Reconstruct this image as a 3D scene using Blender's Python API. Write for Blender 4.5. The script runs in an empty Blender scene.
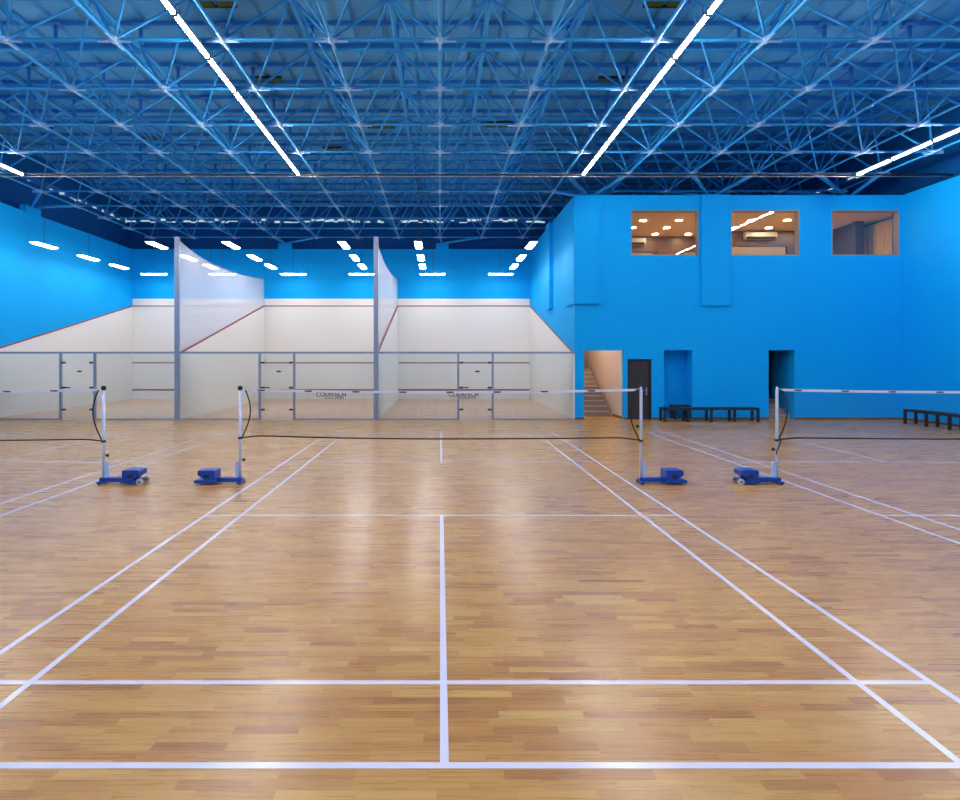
import bpy, math, random
from mathutils import Vector, Matrix
random.seed(7)
S = bpy.context.scene
COL = S.collection

# ------------------------------------------------------------------ camera
CAMZ = 2.016
cam = bpy.data.cameras.new('camera')
co = bpy.data.objects.new('camera', cam)
COL.objects.link(co)
co.location = (0, 0, CAMZ)
co.rotation_euler = (math.pi/2, 0, 0)
cam.sensor_fit = 'HORIZONTAL'
cam.sensor_width = 36.0
cam.lens = 36.0*600/960
cam.shift_x = 40/960
cam.shift_y = -41.8/960
cam.clip_end = 200
S.camera = co
# ------------------------------------------------------------------ world, exposure
w = bpy.data.worlds.new('daylight')
S.world = w
w.use_nodes = True
w.node_tree.nodes['Background'].inputs[0].default_value = (0.62, 0.90, 1.0, 1)
w.node_tree.nodes['Background'].inputs[1].default_value = 0.75
S.view_settings.view_transform = 'Standard'
S.view_settings.look = 'None'
S.view_settings.gamma = 1
S.view_settings.use_curve_mapping = False
S.view_settings.exposure = 0.0
STRIP_E = 112.0      # tubes over the badminton courts
PANEL_E = 38.0      # panels over the squash courts
DOWN_E = 150.0       # downlights in the upper room
try:
    S.cycles.max_bounces = 10
    S.cycles.diffuse_bounces = 5
    S.cycles.transparent_max_bounces = 16
    S.cycles.sample_clamp_indirect = 6
    S.cycles.use_denoising = True
except Exception:
    pass

# ------------------------------------------------------------------ materials
def lin(c):
    return tuple(((v/255)/12.92 if v/255 <= 0.04045 else ((v/255+0.055)/1.055)**2.4) for v in c)

def mat(name, col, rough=0.6, metal=0.0, bump=0.0, bscale=30, var=0.0, spec=0.5, coat=0.0):
    m = bpy.data.materials.new(name)
    m.use_nodes = True
    nt = m.node_tree
    b = nt.nodes['Principled BSDF']
    b.inputs['Base Color'].default_value = (*col, 1)
    b.inputs['Roughness'].default_value = rough
    b.inputs['Metallic'].default_value = metal
    b.inputs['Specular IOR Level'].default_value = spec
    b.inputs['Coat Weight'].default_value = coat
    if bump or var:
        tc = nt.nodes.new('ShaderNodeTexCoord')
        n = nt.nodes.new('ShaderNodeTexNoise')
        n.inputs['Scale'].default_value = bscale
        n.inputs['Detail'].default_value = 4
        nt.links.new(tc.outputs['Object'], n.inputs['Vector'])
        if bump:
            bp = nt.nodes.new('ShaderNodeBump')
            bp.inputs['Strength'].default_value = bump
            bp.inputs['Distance'].default_value = 0.01
            nt.links.new(n.outputs['Fac'], bp.inputs['Height'])
            nt.links.new(bp.outputs[0], b.inputs['Normal'])
        if var:
            mx = nt.nodes.new('ShaderNodeMix')
            mx.data_type = 'RGBA'
            mx.inputs[6].default_value = (*[c*(1-var) for c in col], 1)
            mx.inputs[7].default_value = (*[min(1, c*(1+var)) for c in col], 1)
            nt.links.new(n.outputs['Fac'], mx.inputs[0])
            nt.links.new(mx.outputs[2], b.inputs['Base Color'])
    return m

def emis(name, col, strength):
    m = bpy.data.materials.new(name)
    m.use_nodes = True
    b = m.node_tree.nodes['Principled BSDF']
    b.inputs['Base Color'].default_value = (0.8, 0.8, 0.8, 1)
    b.inputs['Emission Color'].default_value = (*col, 1)
    b.inputs['Emission Strength'].default_value = strength
    return m

def glass(name, tint, base_refl=0.04):
    m = bpy.data.materials.new(name)
    m.use_nodes = True
    nt = m.node_tree
    nt.nodes.clear()
    o = nt.nodes.new('ShaderNodeOutputMaterial')
    t = nt.nodes.new('ShaderNodeBsdfTransparent')
    t.inputs[0].default_value = (*tint, 1)
    g = nt.nodes.new('ShaderNodeBsdfGlossy')
    g.inputs['Roughness'].default_value = 0.01
    f = nt.nodes.new('ShaderNodeFresnel')
    f.inputs[0].default_value = 1.5
    mx = nt.nodes.new('ShaderNodeMixShader')
    nt.links.new(f.outputs[0], mx.inputs[0])
    nt.links.new(t.outputs[0], mx.inputs[1])
    nt.links.new(g.outputs[0], mx.inputs[2])
    nt.links.new(mx.outputs[0], o.inputs[0])
    return m

def planks(name, pal, pw, pl, axis='X', rough=0.3, grain=0.16, gap=0.25, spec=0.5):
    """strip flooring: every board its own tone, fine grain along the board, hairline joints"""
    m = bpy.data.materials.new(name)
    m.use_nodes = True
    nt = m.node_tree
    N, L = nt.nodes, nt.links
    b = N['Principled BSDF']
    tc = N.new('ShaderNodeTexCoord')
    sp = N.new('ShaderNodeSeparateXYZ')
    L.new(tc.outputs['Object'], sp.inputs[0])
    a, c = (0, 1) if axis == 'X' else (1, 0)

    def mth(op, x, y=None, z=None):
        n = N.new('ShaderNodeMath')
        n.operation = op
        for i, v in enumerate((x, y, z)):
            if v is None:
                continue
            if isinstance(v, (int, float)):
                n.inputs[i].default_value = v
            else:
                L.new(v, n.inputs[i])
        return n.outputs[0]
    along, across = sp.outputs[a], sp.outputs[c]
    v = mth('DIVIDE', across, pw)
    row = mth('FLOOR', v)
    wn = N.new('ShaderNodeTexWhiteNoise')
    wn.noise_dimensions = '1D'
    L.new(row, wn.inputs['W'])
    # board length varies by row
    ln = mth('MULTIPLY_ADD', wn.outputs[0], pl*0.7, pl*0.65)
    u = mth('DIVIDE', mth('MULTIPLY_ADD', wn.outputs[0], 37.0, along), ln)
    colm = mth('FLOOR', u)
    cb = N.new('ShaderNodeCombineXYZ')
    L.new(row, cb.inputs[0])
    L.new(colm, cb.inputs[1])
    wn2 = N.new('ShaderNodeTexWhiteNoise')
    wn2.noise_dimensions = '2D'
    L.new(cb.outputs[0], wn2.inputs['Vector'])
    rp = N.new('ShaderNodeValToRGB')
    el = rp.color_ramp.elements
    el[0].position = 0
    el[0].color = (*lin(pal[0]), 1)
    el[1].position = 1
    el[1].color = (*lin(pal[-1]), 1)
    for i in range(1, len(pal)-1):
        e = el.new(i/(len(pal)-1))
        e.color = (*lin(pal[i]), 1)
    L.new(wn2.outputs[0], rp.inputs[0])
    # grain
    mp = N.new('ShaderNodeMapping')
    mp.inputs['Scale'].default_value = (2.2, 55, 1) if axis == 'X' else (55, 2.2, 1)
    L.new(tc.outputs['Object'], mp.inputs[0])
    ad = N.new('ShaderNodeVectorMath')
    ad.operation = 'ADD'
    L.new(mp.outputs[0], ad.inputs[0])
    mu = N.new('ShaderNodeVectorMath')
    mu.operation = 'SCALE'
    L.new(wn2.outputs['Color'], mu.inputs[0])
    mu.inputs['Scale'].default_value = 40
    L.new(mu.outputs[0], ad.inputs[1])
    nz = N.new('ShaderNodeTexNoise')
    nz.inputs['Scale'].default_value = 1.0
    nz.inputs['Detail'].default_value = 5
    nz.inputs['Distortion'].default_value = 0.6
    L.new(ad.outputs[0], nz.inputs['Vector'])
    g = mth('MULTIPLY_ADD', mth('SUBTRACT', nz.outputs[0], 0.5), grain*2, 1.0)
    # joints
    fv = mth('FRACT', v)
    fu = mth('FRACT', u)
    j1 = mth('LESS_THAN', fv, 0.02)
    j2 = mth('LESS_THAN', fu, 0.005)
    j = mth('MAXIMUM', j1, j2)
    g2 = mth('MULTIPLY', g, mth('MULTIPLY_ADD', j, -gap, 1.0))
    ml = N.new('ShaderNodeVectorMath')
    ml.operation = 'SCALE'
    L.new(rp.outputs[0], ml.inputs[0])
    L.new(g2, ml.inputs['Scale'])
    L.new(ml.outputs[0], b.inputs['Base Color'])
    r = mth('MULTIPLY_ADD', nz.outputs[0], 0.08, rough-0.04)
    L.new(r, b.inputs['Roughness'])
    b.inputs['Specular IOR Level'].default_value = spec
    return m

def woodgrain(name, c1, c2, rough=0.45, vertical=True, scale=1.0):
    m = bpy.data.materials.new(name)
    m.use_nodes = True
    N, L = m.node_tree.nodes, m.node_tree.links
    b = N['Principled BSDF']
    tc = N.new('ShaderNodeTexCoord')
    mp = N.new('ShaderNodeMapping')
    mp.inputs['Scale'].default_value = (14*scale, 14*scale, 0.7) if vertical else (0.7, 14*scale, 14*scale)
    nz = N.new('ShaderNodeTexNoise')
    nz.inputs['Scale'].default_value = 2
    nz.inputs['Detail'].default_value = 4
    rp = N.new('ShaderNodeValToRGB')
    rp.color_ramp.elements[0].position = 0.3
    rp.color_ramp.elements[1].position = 0.7
    rp.color_ramp.elements[0].color = (*lin(c1), 1)
    rp.color_ramp.elements[1].color = (*lin(c2), 1)
    L.new(tc.outputs['Object'], mp.inputs[0])
    L.new(mp.outputs[0], nz.inputs['Vector'])
    L.new(nz.outputs[0], rp.inputs[0])
    L.new(rp.outputs[0], b.inputs['Base Color'])
    b.inputs['Roughness'].default_value = rough
    return m

def frosted(name, alpha_clear, col):
    m = bpy.data.materials.new(name)
    m.use_nodes = True
    nt = m.node_tree
    nt.nodes.clear()
    N, L = nt.nodes, nt.links
    o = N.new('ShaderNodeOutputMaterial')
    t = N.new('ShaderNodeBsdfTransparent')
    d = N.new('ShaderNodeBsdfDiffuse')
    d.inputs[0].default_value = (*col, 1)
    tr = N.new('ShaderNodeBsdfTranslucent')
    tr.inputs[0].default_value = (*col, 1)
    m1 = N.new('ShaderNodeMixShader')
    m1.inputs[0].default_value = 0.45
    L.new(d.outputs[0], m1.inputs[1])
    L.new(tr.outputs[0], m1.inputs[2])
    m2 = N.new('ShaderNodeMixShader')
    m2.inputs[0].default_value = 1-alpha_clear
    L.new(t.outputs[0], m2.inputs[1])
    L.new(m1.outputs[0], m2.inputs[2])
    L.new(m2.outputs[0], o.inputs[0])
    return m

M = {}
M['blue'] = mat('blue_wall_paint', (0.0015, 0.385, 0.86), 0.65, bump=0.05, bscale=60, var=0.02, spec=0.12)
M['navy'] = mat('shade_darkened_cladding', (0.004, 0.12, 0.36), 0.6, spec=0.25)  # dark blue sheet, with the shade of the deep recess put into its colour
M['steel'] = mat('blue_steel_paint', (0.012, 0.29, 0.66), 0.42, bump=0.03, bscale=80)
M['node'] = mat('pale_blue_joint_paint', (0.30, 0.52, 0.78), 0.4)
M['sheet'] = mat('blue_roof_sheet', (0.075, 0.38, 0.70), 0.5, var=0.10, bscale=1.5)
M['purlin'] = mat('blue_purlin_paint', (0.02, 0.22, 0.60), 0.5)
M['white'] = mat('white_plaster', (0.80, 0.775, 0.735), 0.5, bump=0.03, bscale=40, var=0.01)
M['red'] = mat('dull_red_line', (0.30, 0.05, 0.055), 0.5)
M['tin'] = mat('white_tin_board', (0.80, 0.78, 0.76), 0.4)
M['cream'] = mat('cream_plaster', (0.78, 0.66, 0.56), 0.7, bump=0.05, bscale=30)
M['floor'] = planks('maple_strip_floor', [(170, 112, 63), (186, 127, 69), (197, 140, 76), (202, 148, 81), (206, 153, 84), (200, 143, 77), (190, 129, 71), (213, 163, 93)], 0.07, 0.46, 'X', rough=0.28, grain=0.26, gap=0.12)
M['sqfloor'] = planks('squash_strip_floor', [(196, 160, 134), (206, 171, 145), (212, 177, 151), (202, 166, 140)], 0.06, 0.9, 'Y', rough=0.4, grain=0.1, gap=0.2)
M['line'] = mat('white_court_tape', (0.80, 0.74, 0.88), 0.20, var=0.03, bscale=6)
M['board'] = woodgrain('brown_skirting', (110, 74, 48), (138, 98, 66), vertical=False)
M['alu'] = mat('grey_aluminium', (0.30, 0.34, 0.44), 0.35, metal=0.35)
M['fit'] = mat('dark_metal_fitting', (0.06, 0.065, 0.075), 0.35, metal=0.6)
M['glass'] = glass('clear_glass', (0.945, 0.975, 0.965))
M['wglass'] = glass('window_glass', (0.97, 0.97, 0.97))
M['frost'] = frosted('white_filmed_glass', 0.58, (0.74, 0.75, 0.80))
M['housing'] = mat('grey_light_housing', (0.20, 0.24, 0.32), 0.5)
M['tube'] = emis('lit_tube', (1.0, 0.975, 0.97), STRIP_E)
M['panel'] = emis('lit_panel', (1.0, 0.985, 0.975), PANEL_E)
M['down'] = emis('lit_downlight', (1.0, 0.78, 0.48), DOWN_E)
M['stairlamp'] = emis('lit_stair_lamp', (1.0, 0.80, 0.66), 170)
M['black'] = mat('black_plastic', (0.012, 0.012, 0.014), 0.45)
M['cord'] = mat('black_net_cord', (0.02, 0.014, 0.014), 0.8)
M['mesh'] = mat('brown_net_twine', (0.07, 0.04, 0.035), 0.9)
M['tape'] = mat('white_net_tape', (0.75, 0.76, 0.88), 0.7)
M['post'] = mat('white_post_paint', (0.68, 0.74, 0.92), 0.3)
M['gusset'] = mat('pale_blue_gusset', (0.45, 0.60, 0.88), 0.35)
M['cart'] = mat('cobalt_cart_paint', (0.002, 0.055, 0.36), 0.36, bump=0.03, bscale=50)
M['wheel'] = mat('pale_rubber_wheel', (0.55, 0.56, 0.56), 0.6)
M['bench'] = mat('dark_bench_paint', (0.018, 0.018, 0.026), 0.45)
M['doorwood'] = woodgrain('dark_walnut', (40, 30, 32), (62, 50, 50), rough=0.5)
M['frame'] = mat('black_door_frame', (0.012, 0.009, 0.012), 0.5)
M['silver'] = mat('brushed_steel', (0.55, 0.55, 0.56), 0.3, metal=1)
M['step'] = mat('grey_brown_stone', (0.36, 0.27, 0.21), 0.6, bump=0.2, bscale=25, var=0.12)
M['nose'] = mat('pale_stone_edge', (0.46, 0.37, 0.30), 0.6)
M['panelwood'] = woodgrain('brown_wood_panel', (76, 48, 34), (108, 72, 50))
M['darkwood'] = woodgrain('dark_wood_panel', (52, 38, 38), (84, 62, 56))
M['palewood'] = woodgrain('light_wood', (190, 150, 110), (205, 165, 122), vertical=False)
M['blind'] = woodgrain('tan_curtain', (205, 170, 100), (235, 200, 125), scale=1.6)
M['ceil'] = mat('lounge_ceiling', (0.80, 0.60, 0.36), 0.8)
M['acwhite'] = mat('white_ac_plastic', (0.50, 0.46, 0.42), 0.4)
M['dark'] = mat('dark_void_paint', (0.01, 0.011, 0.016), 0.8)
M['olive'] = mat('olive_mesh', (0.085, 0.12, 0.008), 0.8)
M['winframe'] = mat('grey_brown_window_frame', (0.30, 0.26, 0.24), 0.5)

# ------------------------------------------------------------------ mesh builder
class MB:
    def __init__(s):
        s.v = []
        s.f = []
        s.mi = []
        s.sm = []

    def face(s, pts, mi=0, smooth=False):
        n = len(s.v)
        s.v += [tuple(p) for p in pts]
        s.f.append(tuple(range(n, n+len(pts))))
        s.mi.append(mi)
        s.sm.append(smooth)

    def box(s, x0, x1, y0, y1, z0, z1, mi=0, bev=0.0):
        if bev > 0:
            return s.prism([(x0+bev, z0), (x1-bev, z0), (x1, z0+bev), (x1, z1-bev), (x1-bev, z1), (x0+bev, z1), (x0, z1-bev), (x0, z0+bev)], y0, y1, 'Y', mi)
        n = len(s.v)
        s.v += [(x0, y0, z0), (x1, y0, z0), (x1, y1, z0), (x0, y1, z0), (x0, y0, z1), (x1, y0, z1), (x1, y1, z1), (x0, y1, z1)]
        for q in ((0, 3, 2, 1), (4, 5, 6, 7), (0, 1, 5, 4), (1, 2, 6, 5), (2, 3, 7, 6), (3, 0, 4, 7)):
            s.f.append(tuple(n+i for i in q))
            s.mi.append(mi)
            s.sm.append(False)

    def prism(s, poly, a0, a1, axis='Y', mi=0):
        """poly in the plane across axis, extruded a0..a1 (X: (y,z), Y: (x,z), Z: (x,y))"""
        def P(p, a):
            return {'X': (a, p[0], p[1]), 'Y': (p[0], a, p[1]), 'Z': (p[0], p[1], a)}[axis]
        area = sum(poly[i][0]*poly[(i+1) % len(poly)][1]-poly[(i+1) % len(poly)][0]*poly[i][1] for i in range(len(poly)))
        if (area < 0) != (axis == 'Y'):
            poly = poly[::-1]
        n = len(s.v)
        k = len(poly)
        s.v += [P(p, a0) for p in poly]+[P(p, a1) for p in poly]
        s.f.append(tuple(n+i for i in reversed(range(k))))
        s.f.append(tuple(n+k+i for i in range(k)))
        s.mi += [mi, mi]
        s.sm += [False, False]
        for i in range(k):
            j = (i+1) % k
            s.f.append((n+i, n+j, n+k+j, n+k+i))
            s.mi.append(mi)
            s.sm.append(False)

    def tube(s, pts, rs, n=8, mi=0, caps=True):
        pts = [Vector(p) for p in pts]
        if isinstance(rs, (int, float)):
            rs = [rs]*len(pts)
        base = len(s.v)
        up = None
        for i, p in enumerate(pts):
            t = (pts[min(i+1, len(pts)-1)]-pts[max(i-1, 0)]).normalized()
            if up is None:
                up = Vector((0, 0, 1)) if abs(t.z) < 0.9 else Vector((1, 0, 0))
            a = t.cross(up).normalized()
            bb = a.cross(t).normalized()
            up = bb
            for k in range(n):
                an = 2*math.pi*k/n
                s.v.append(tuple(p+(a*math.cos(an)+bb*math.sin(an))*rs[i]))
        for i in range(len(pts)-1):
            for k in range(n):
                k2 = (k+1) % n
                s.f.append((base+i*n+k, base+(i+1)*n+k, base+(i+1)*n+k2, base+i*n+k2))
                s.mi.append(mi)
                s.sm.append(n > 4)
        if caps:
            s.f.append(tuple(base+k for k in range(n)))
            s.f.append(tuple(base+(len(pts)-1)*n+k for k in reversed(range(n))))
            s.mi += [mi, mi]
            s.sm += [False, False]

    def ball(s, c, r, n=10, m=6, mi=0):
        c = Vector(c)
        pts = []
        rs = []
        for i in range(m+1):
            a = -math.pi/2+math.pi*i/m
            pts.append(c+Vector((0, 0, r*math.sin(a))))
            rs.append(max(r*math.cos(a), r*0.02))
        # straight axis: rings
        base = len(s.v)
        for p, q in zip(pts, rs):
            for k in range(n):
                an = 2*math.pi*k/n
                s.v.append((p.x+q*math.cos(an), p.y+q*math.sin(an), p.z))
        for i in range(m):
            for k in range(n):
                k2 = (k+1) % n
                s.f.append((base+i*n+k, base+i*n+k2, base+(i+1)*n+k2, base+(i+1)*n+k))
                s.mi.append(mi)
                s.sm.append(True)

    def mesh(s, name, mats):
        me = bpy.data.meshes.new(name)
        me.from_pydata(s.v, [], s.f)
        if not isinstance(mats, (list, tuple)):
            mats = [mats]
        for m in mats:
            me.materials.append(m)
        me.polygons.foreach_set('material_index', s.mi)
        me.polygons.foreach_set('use_smooth', s.sm)
        me.update()
        return me

    def build(s, name, mats, parent=None, loc=None):
        o = bpy.data.objects.new(name, s.mesh(name, mats))
        COL.objects.link(o)
        if parent:
            o.parent = parent
        if loc:
            o.location = loc
        return o

def B(name, m, parent, *boxes, bev=0.0):
    b = MB()
    for q in boxes:
        b.box(*q, bev=bev)
    return b.build(name, m, parent)

def tag(o, label=None, cat=None, group=None, kind=None):
    if label:
        o['label'] = label
    if cat:
        o['category'] = cat
    if group:
        o['group'] = group
    if kind:
        o['kind'] = kind
    return o

def empty(name, loc=(0, 0, 0), rz=0, **k):
    o = bpy.data.objects.new(name, None)
    COL.objects.link(o)
    o.location = loc
    o.rotation_euler.z = rz
    o.empty_display_size = 0.2
    return tag(o, **k)

def struct(o, label=None):
    return tag(o, label, None, None, 'structure')

def copy_tree(o, parent=None):
    c = o.copy()
    COL.objects.link(c)
    if parent:
        c.parent = parent
    for ch in list(o.children):
        copy_tree(ch, c)
    return c

# ------------------------------------------------------------------ key dimensions (metres, camera above the origin)
XL, XR = -15.1, 15.2           # side walls
YB = 19.7                      # glass line / front of the two-storey block
YF = 29.45                     # squash front wall
YN = -7.0                      # wall behind the photographer
ZW = 7.37                      # wall top
ZB, ZT, ZR = 7.88, 9.25, 9.92  # bottom layer, top layer, roof sheet
DIV = (-8.63, -2.10)           # squash dividers
XK = 4.42                      # left face of the block
NETY = 9.67

# ------------------------------------------------------------------ floor with court lines
fb = MB()
fb.box(XL-0.3, XR+0.3, YN-0.3, YB, -0.2, 0.0)
fb.box(4.5, XR+0.3, YB, 26.0, -0.2, 0.0)
def ln(x0, x1, y0, y1):
    z = 0.0012
    fb.face([(x0, y0, z), (x1, y0, z), (x1, y1, z), (x0, y1, z)], 1)
h = 0.022
for cx in (-8.65, 0.022, 8.68):
    for dx in (-3.03, -2.57, 2.57, 3.03):
        ln(cx+dx-h, cx+dx+h, 2.97-h, 16.35+h)
    for yy in (2.97, 3.73, 7.69, 11.65, 15.61, 16.35):
        # crossing lines are laid in the gaps between the long lines, so no two faces coincide
        segs = [(-3.03+h, -2.57-h), (2.57+h, 3.03-h)]
        if yy in (7.69, 11.65):
            segs += [(-2.57+h, 2.57-h)]
        else:
            segs += [(-2.57+h, -h), (h, 2.57-h)]
        for a, b_ in segs:
            hh_ = h if yy < 7 else 0.027
            ln(cx+a, cx+b_, yy-hh_, yy+hh_)
    ln(cx-h, cx+h, 2.97-h, 7.69-h)
    ln(cx-h, cx+h, 11.65+h, 16.35+h)
floor = fb.build('floor', [M['floor'], M['line']])
struct(floor, 'strip wood sports floor with white badminton court lines')
sq = B('squash_floor', M['sqfloor'], None, (XL-0.3, 4.5, YB, YF+0.3, -0.2, 0.0))
struct(sq, 'pale strip wood floor of the squash courts behind glass')

# ------------------------------------------------------------------ outer walls
def redline_y(z0, z1):
    return
# left wall: blue, white lower part of the squash court below the sloping red line
lw = B('wall_left', M['blue'], None, (XL-0.25, XL, YN, YF+0.25, 0, ZW))
struct(lw, 'blue left wall')
def side_panel(x, sgn, name, parent):
    """white lower part with sloping top, 1 cm proud of the wall (sgn = direction into the court)"""
    b = MB()
    xa, xb = sorted((x, x+sgn*0.012))
    b.prism([(YB+0.02, 0), (YF, 0), (YF, 4.57), (YB+0.02, 2.16)], xa, xb, 'X')
    b.build(name, M['white'], parent)
    r = MB()
    xa, xb = sorted((x, x+sgn*0.02))
    r.prism([(YB+0.02, 2.13), (YF, 4.545), (YF, 4.60), (YB+0.02, 2.185)], xa, xb, 'X')
    r.build('red_line', M['red'], parent)
side_panel(XL, 1, 'white_panel', lw)
rw = B('wall_right', M['blue'], None, (XR, XR+0.25, YN, YB+0.22, 0, ZW))
struct(rw, 'blue right wall')
nw = B('wall_near', M['blue'], None, (XL-0.25, XR+0.25, YN-0.25, YN, 0, ZR))
struct(nw)
fw = B('wall_far', M['blue'], None, (XL-0.25, XR+0.6, YF, YF+0.25, 0, ZW))
struct(fw, 'blue far wall with white squash front walls')

# band above the walls, set back, its blue darkened for recess shade, with a ragged daylight gap under the eaves
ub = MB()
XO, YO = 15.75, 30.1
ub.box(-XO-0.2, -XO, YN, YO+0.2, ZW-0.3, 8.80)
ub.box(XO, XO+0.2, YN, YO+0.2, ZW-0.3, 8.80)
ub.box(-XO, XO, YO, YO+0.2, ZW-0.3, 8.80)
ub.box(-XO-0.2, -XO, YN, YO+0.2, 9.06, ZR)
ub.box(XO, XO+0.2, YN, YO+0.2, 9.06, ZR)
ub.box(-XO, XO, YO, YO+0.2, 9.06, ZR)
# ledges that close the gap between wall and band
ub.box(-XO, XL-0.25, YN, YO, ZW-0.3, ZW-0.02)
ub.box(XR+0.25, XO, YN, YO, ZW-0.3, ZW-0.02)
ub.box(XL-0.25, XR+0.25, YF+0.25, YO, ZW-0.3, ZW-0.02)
struct(ub.build('wall_upper', M['navy']), 'dark blue band above the walls under the roof, recess shade in its colour')
rg = MB()
def ragged(fn, a0, a1, keep):
    a = a0
    while a < a1:
        wd = random.uniform(0.10, 0.5)
        if random.random() > keep(a):
            fn(a, a+wd, 8.78, 9.08)
        else:
            z = random.uniform(8.80, 8.92)
            fn(a, a+wd, 8.78, z)
            fn(a, a+wd, z+random.uniform(0.06, 0.14), 9.08)
        a += wd
ragged(lambda a, b_, z0, z1: rg.box(-XO-0.12, -XO-0.04, a, b_, z0, z1), YN, YO, lambda a: 0.55 if a > 18 else 0.0)
ragged(lambda a, b_, z0, z1: rg.box(XO+0.04, XO+0.12, a, b_, z0, z1), YN, YO, lambda a: 0.6 if 21 < a < 26 else 0.0)
ragged(lambda a, b_, z0, z1: rg.box(a, b_, YO+0.04, YO+0.12, z0, z1), -XO, XO, lambda a: 0.7)
struct(rg.build('trim_1', M['purlin']), 'ragged eaves closers with daylight showing between them')

# white squash front walls, red lines, tin boards
for i, (xa, xb) in enumerate(((XL, DIV[0]), (DIV[0], DIV[1]), (DIV[1], XK))):
    B('white_panel', M['white'], fw, (xa+0.015, xb-0.015, YF-0.015, YF, 0.50, 4.93))
    B('tin_board', M['tin'], fw, (xa+0.02, xb-0.02, YF-0.04, YF, 0.0, 0.43))
    B('red_line', M['red'], fw, (xa+0.02, xb-0.02, YF-0.03, YF, 4.555, 4.60))
    B('red_line', M['red'], fw, (xa+0.02, xb-0.02, YF-0.022, YF, 1.765, 1.815))
    B('red_line', M['red'], fw, (xa+0.02, xb-0.02, YF-0.05, YF, 0.43, 0.48))

def text(body, mat_, size, loc, parent, sx=1.0):
    c = bpy.data.curves.new('lettering', 'FONT')
    c.body = body
    c.size = size
    c.extrude = 0.002
    c.offset = 0.006
    c.materials.append(mat_)
    o = bpy.data.objects.new('lettering', c)
    COL.objects.link(o)
    o.parent = parent
    o.location = loc
    o.rotation_euler = (math.pi/2, 0, 0)
    o.scale = (sx, 1, 1)
    return o
M['logo_red'] = mat('brown_red_lettering', (0.20, 0.06, 0.05), 0.6)
M['logo_dark'] = mat('charcoal_lettering', (0.05, 0.05, 0.06), 0.6)
for x0 in (-6.08, 0.42):
    tag(text('COUR', M['logo_red'], 0.33, (x0, YF-0.045, 0.13), fw, 0.86), 'brown-red letters')
    tag(text('TECH', M['logo_dark'], 0.33, (x0+0.76, YF-0.045, 0.13), fw, 0.86), 'charcoal letters')
    b = MB()
    for k in range(13):
        b.box(x0+0.42+k*0.075, x0+0.42+k*0.075+random.uniform(0.03, 0.06), YF-0.046, YF-0.04, 0.03, 0.03+random.choice((0.05, 0.07)))
    b.build('small_print', M['logo_dark'], fw)

# ------------------------------------------------------------------ two-storey block
def wall_cells(mb, x0, x1, z0, z1, y0, y1, holes, mi=0):
    xs = sorted({x0, x1, *[h_[0] for h_ in holes], *[h_[1] for h_ in holes]})
    zs = sorted({z0, z1, *[h_[2] for h_ in holes], *[h_[3] for h_ in holes]})
    for i in range(len(xs)-1):
        # merge vertically
        run = None
        for j in range(len(zs)-1):
            cx, cz = (xs[i]+xs[i+1])/2, (zs[j]+zs[j+1])/2
            hole = any(h_[0] < cx < h_[1] and h_[2] < cz < h_[3] for h_ in holes)
            if hole:
                if run is not None:
                    mb.box(xs[i], xs[i+1], y0, y1, run, zs[j], mi)
                run = None
            elif run is None:
                run = zs[j]
        if run is not None:
            mb.box(xs[i], xs[i+1], y0, y1, run, zs[-1], mi)
WIN = [(6.27, 8.50, 5.39, 6.88), (9.56, 11.81, 5.39, 6.88), (12.87, 15.09, 5.39, 6.88)]
STAIR = (4.73, 6.04, 0, 2.27)
DOOR = (6.16, 6.95, 0, 1.99)
NICHE = (7.35, 8.29, 0, 2.28)
PASS = (10.79, 11.64, 0, 2.28)
wb = MB()
wall_cells(wb, XK, XR, 0, ZW, YB, YB+0.22, WIN+[STAIR, DOOR, NICHE, PASS])
block = struct(wb.build('wall_block', M['blue']), 'blue front of the two-storey block with windows above and openings below')
# side of the block that is the right wall of the third squash court
sb = B('wall_squash_right', M['blue'], None, (XK, 4.64, YB+0.22, YF, 0, ZW))
struct(sb, 'blue and white right wall of the third squash court')
side_panel(XK, -1, 'white_panel', sb)
# block floors / roof and partitions
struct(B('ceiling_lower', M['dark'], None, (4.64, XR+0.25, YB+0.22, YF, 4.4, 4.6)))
struct(B('roof_slab', M['blue'], None, (4.64, XR+0.25, YB+0.22, YF, 7.22, 7.35)))
# ---- stair well
sw = MB()
sw.box(6.04, 6.14, YB+0.22, 26.0, 0, 4.4)
struct(sw.build('wall_stairwell', M['cream']), 'cream wall beside the stairs')
struct(B('wall_stairwell_end', M['darkwood'], None, (4.64, 6.04, 25.9, 26.0, 0, 4.4)))
struct(B('wall_stairwell_left', M['cream'], None, (4.64, 4.70, YB+0.22, 25.9, 0, 4.4)))
struct(B('baseboard_stairwell', M['board'], None, (6.02, 6.04, YB+0.22, 20.95, 0, 0.08)))
def stairs(name, x0, x1, y0, n, label, tread=0.30, rise=0.162):
    t = empty(name, (x0, y0, 0), label=label, cat='stairs')
    for k in range(n):
        B('step', M['step'], t, (0, x1-x0, k*tread, (n+1)*tread, k*rise, (k+1)*rise-0.025))
        B('step_edge', M['nose'], t, (0, x1-x0, k*tread-0.02, (k+1)*tread+0.02, (k+1)*rise-0.025, (k+1)*rise))
    return t
stairs('staircase', 4.71, 5.95, 20.9, 10, 'long grey-brown stone staircase rising past the cream wall left of the dark door')
# lamp over the stairs
lt = empty('stair_lamp', (5.4, 21.6, 4.40), label='warm round ceiling lamp above the stairs behind the left opening', cat='lamp')
b = MB()
b.tube([(0, 0, 0), (0, 0, -0.06)], [0.22, 0.22], 20)
b.build('lamp_base', M['acwhite'], lt)
b = MB()
b.tube([(0, 0, -0.06), (0, 0, -0.10), (0, 0, -0.12)], [0.20, 0.18, 0.12], 20)
b.build('lamp_shade', M['stairlamp'], lt)
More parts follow.
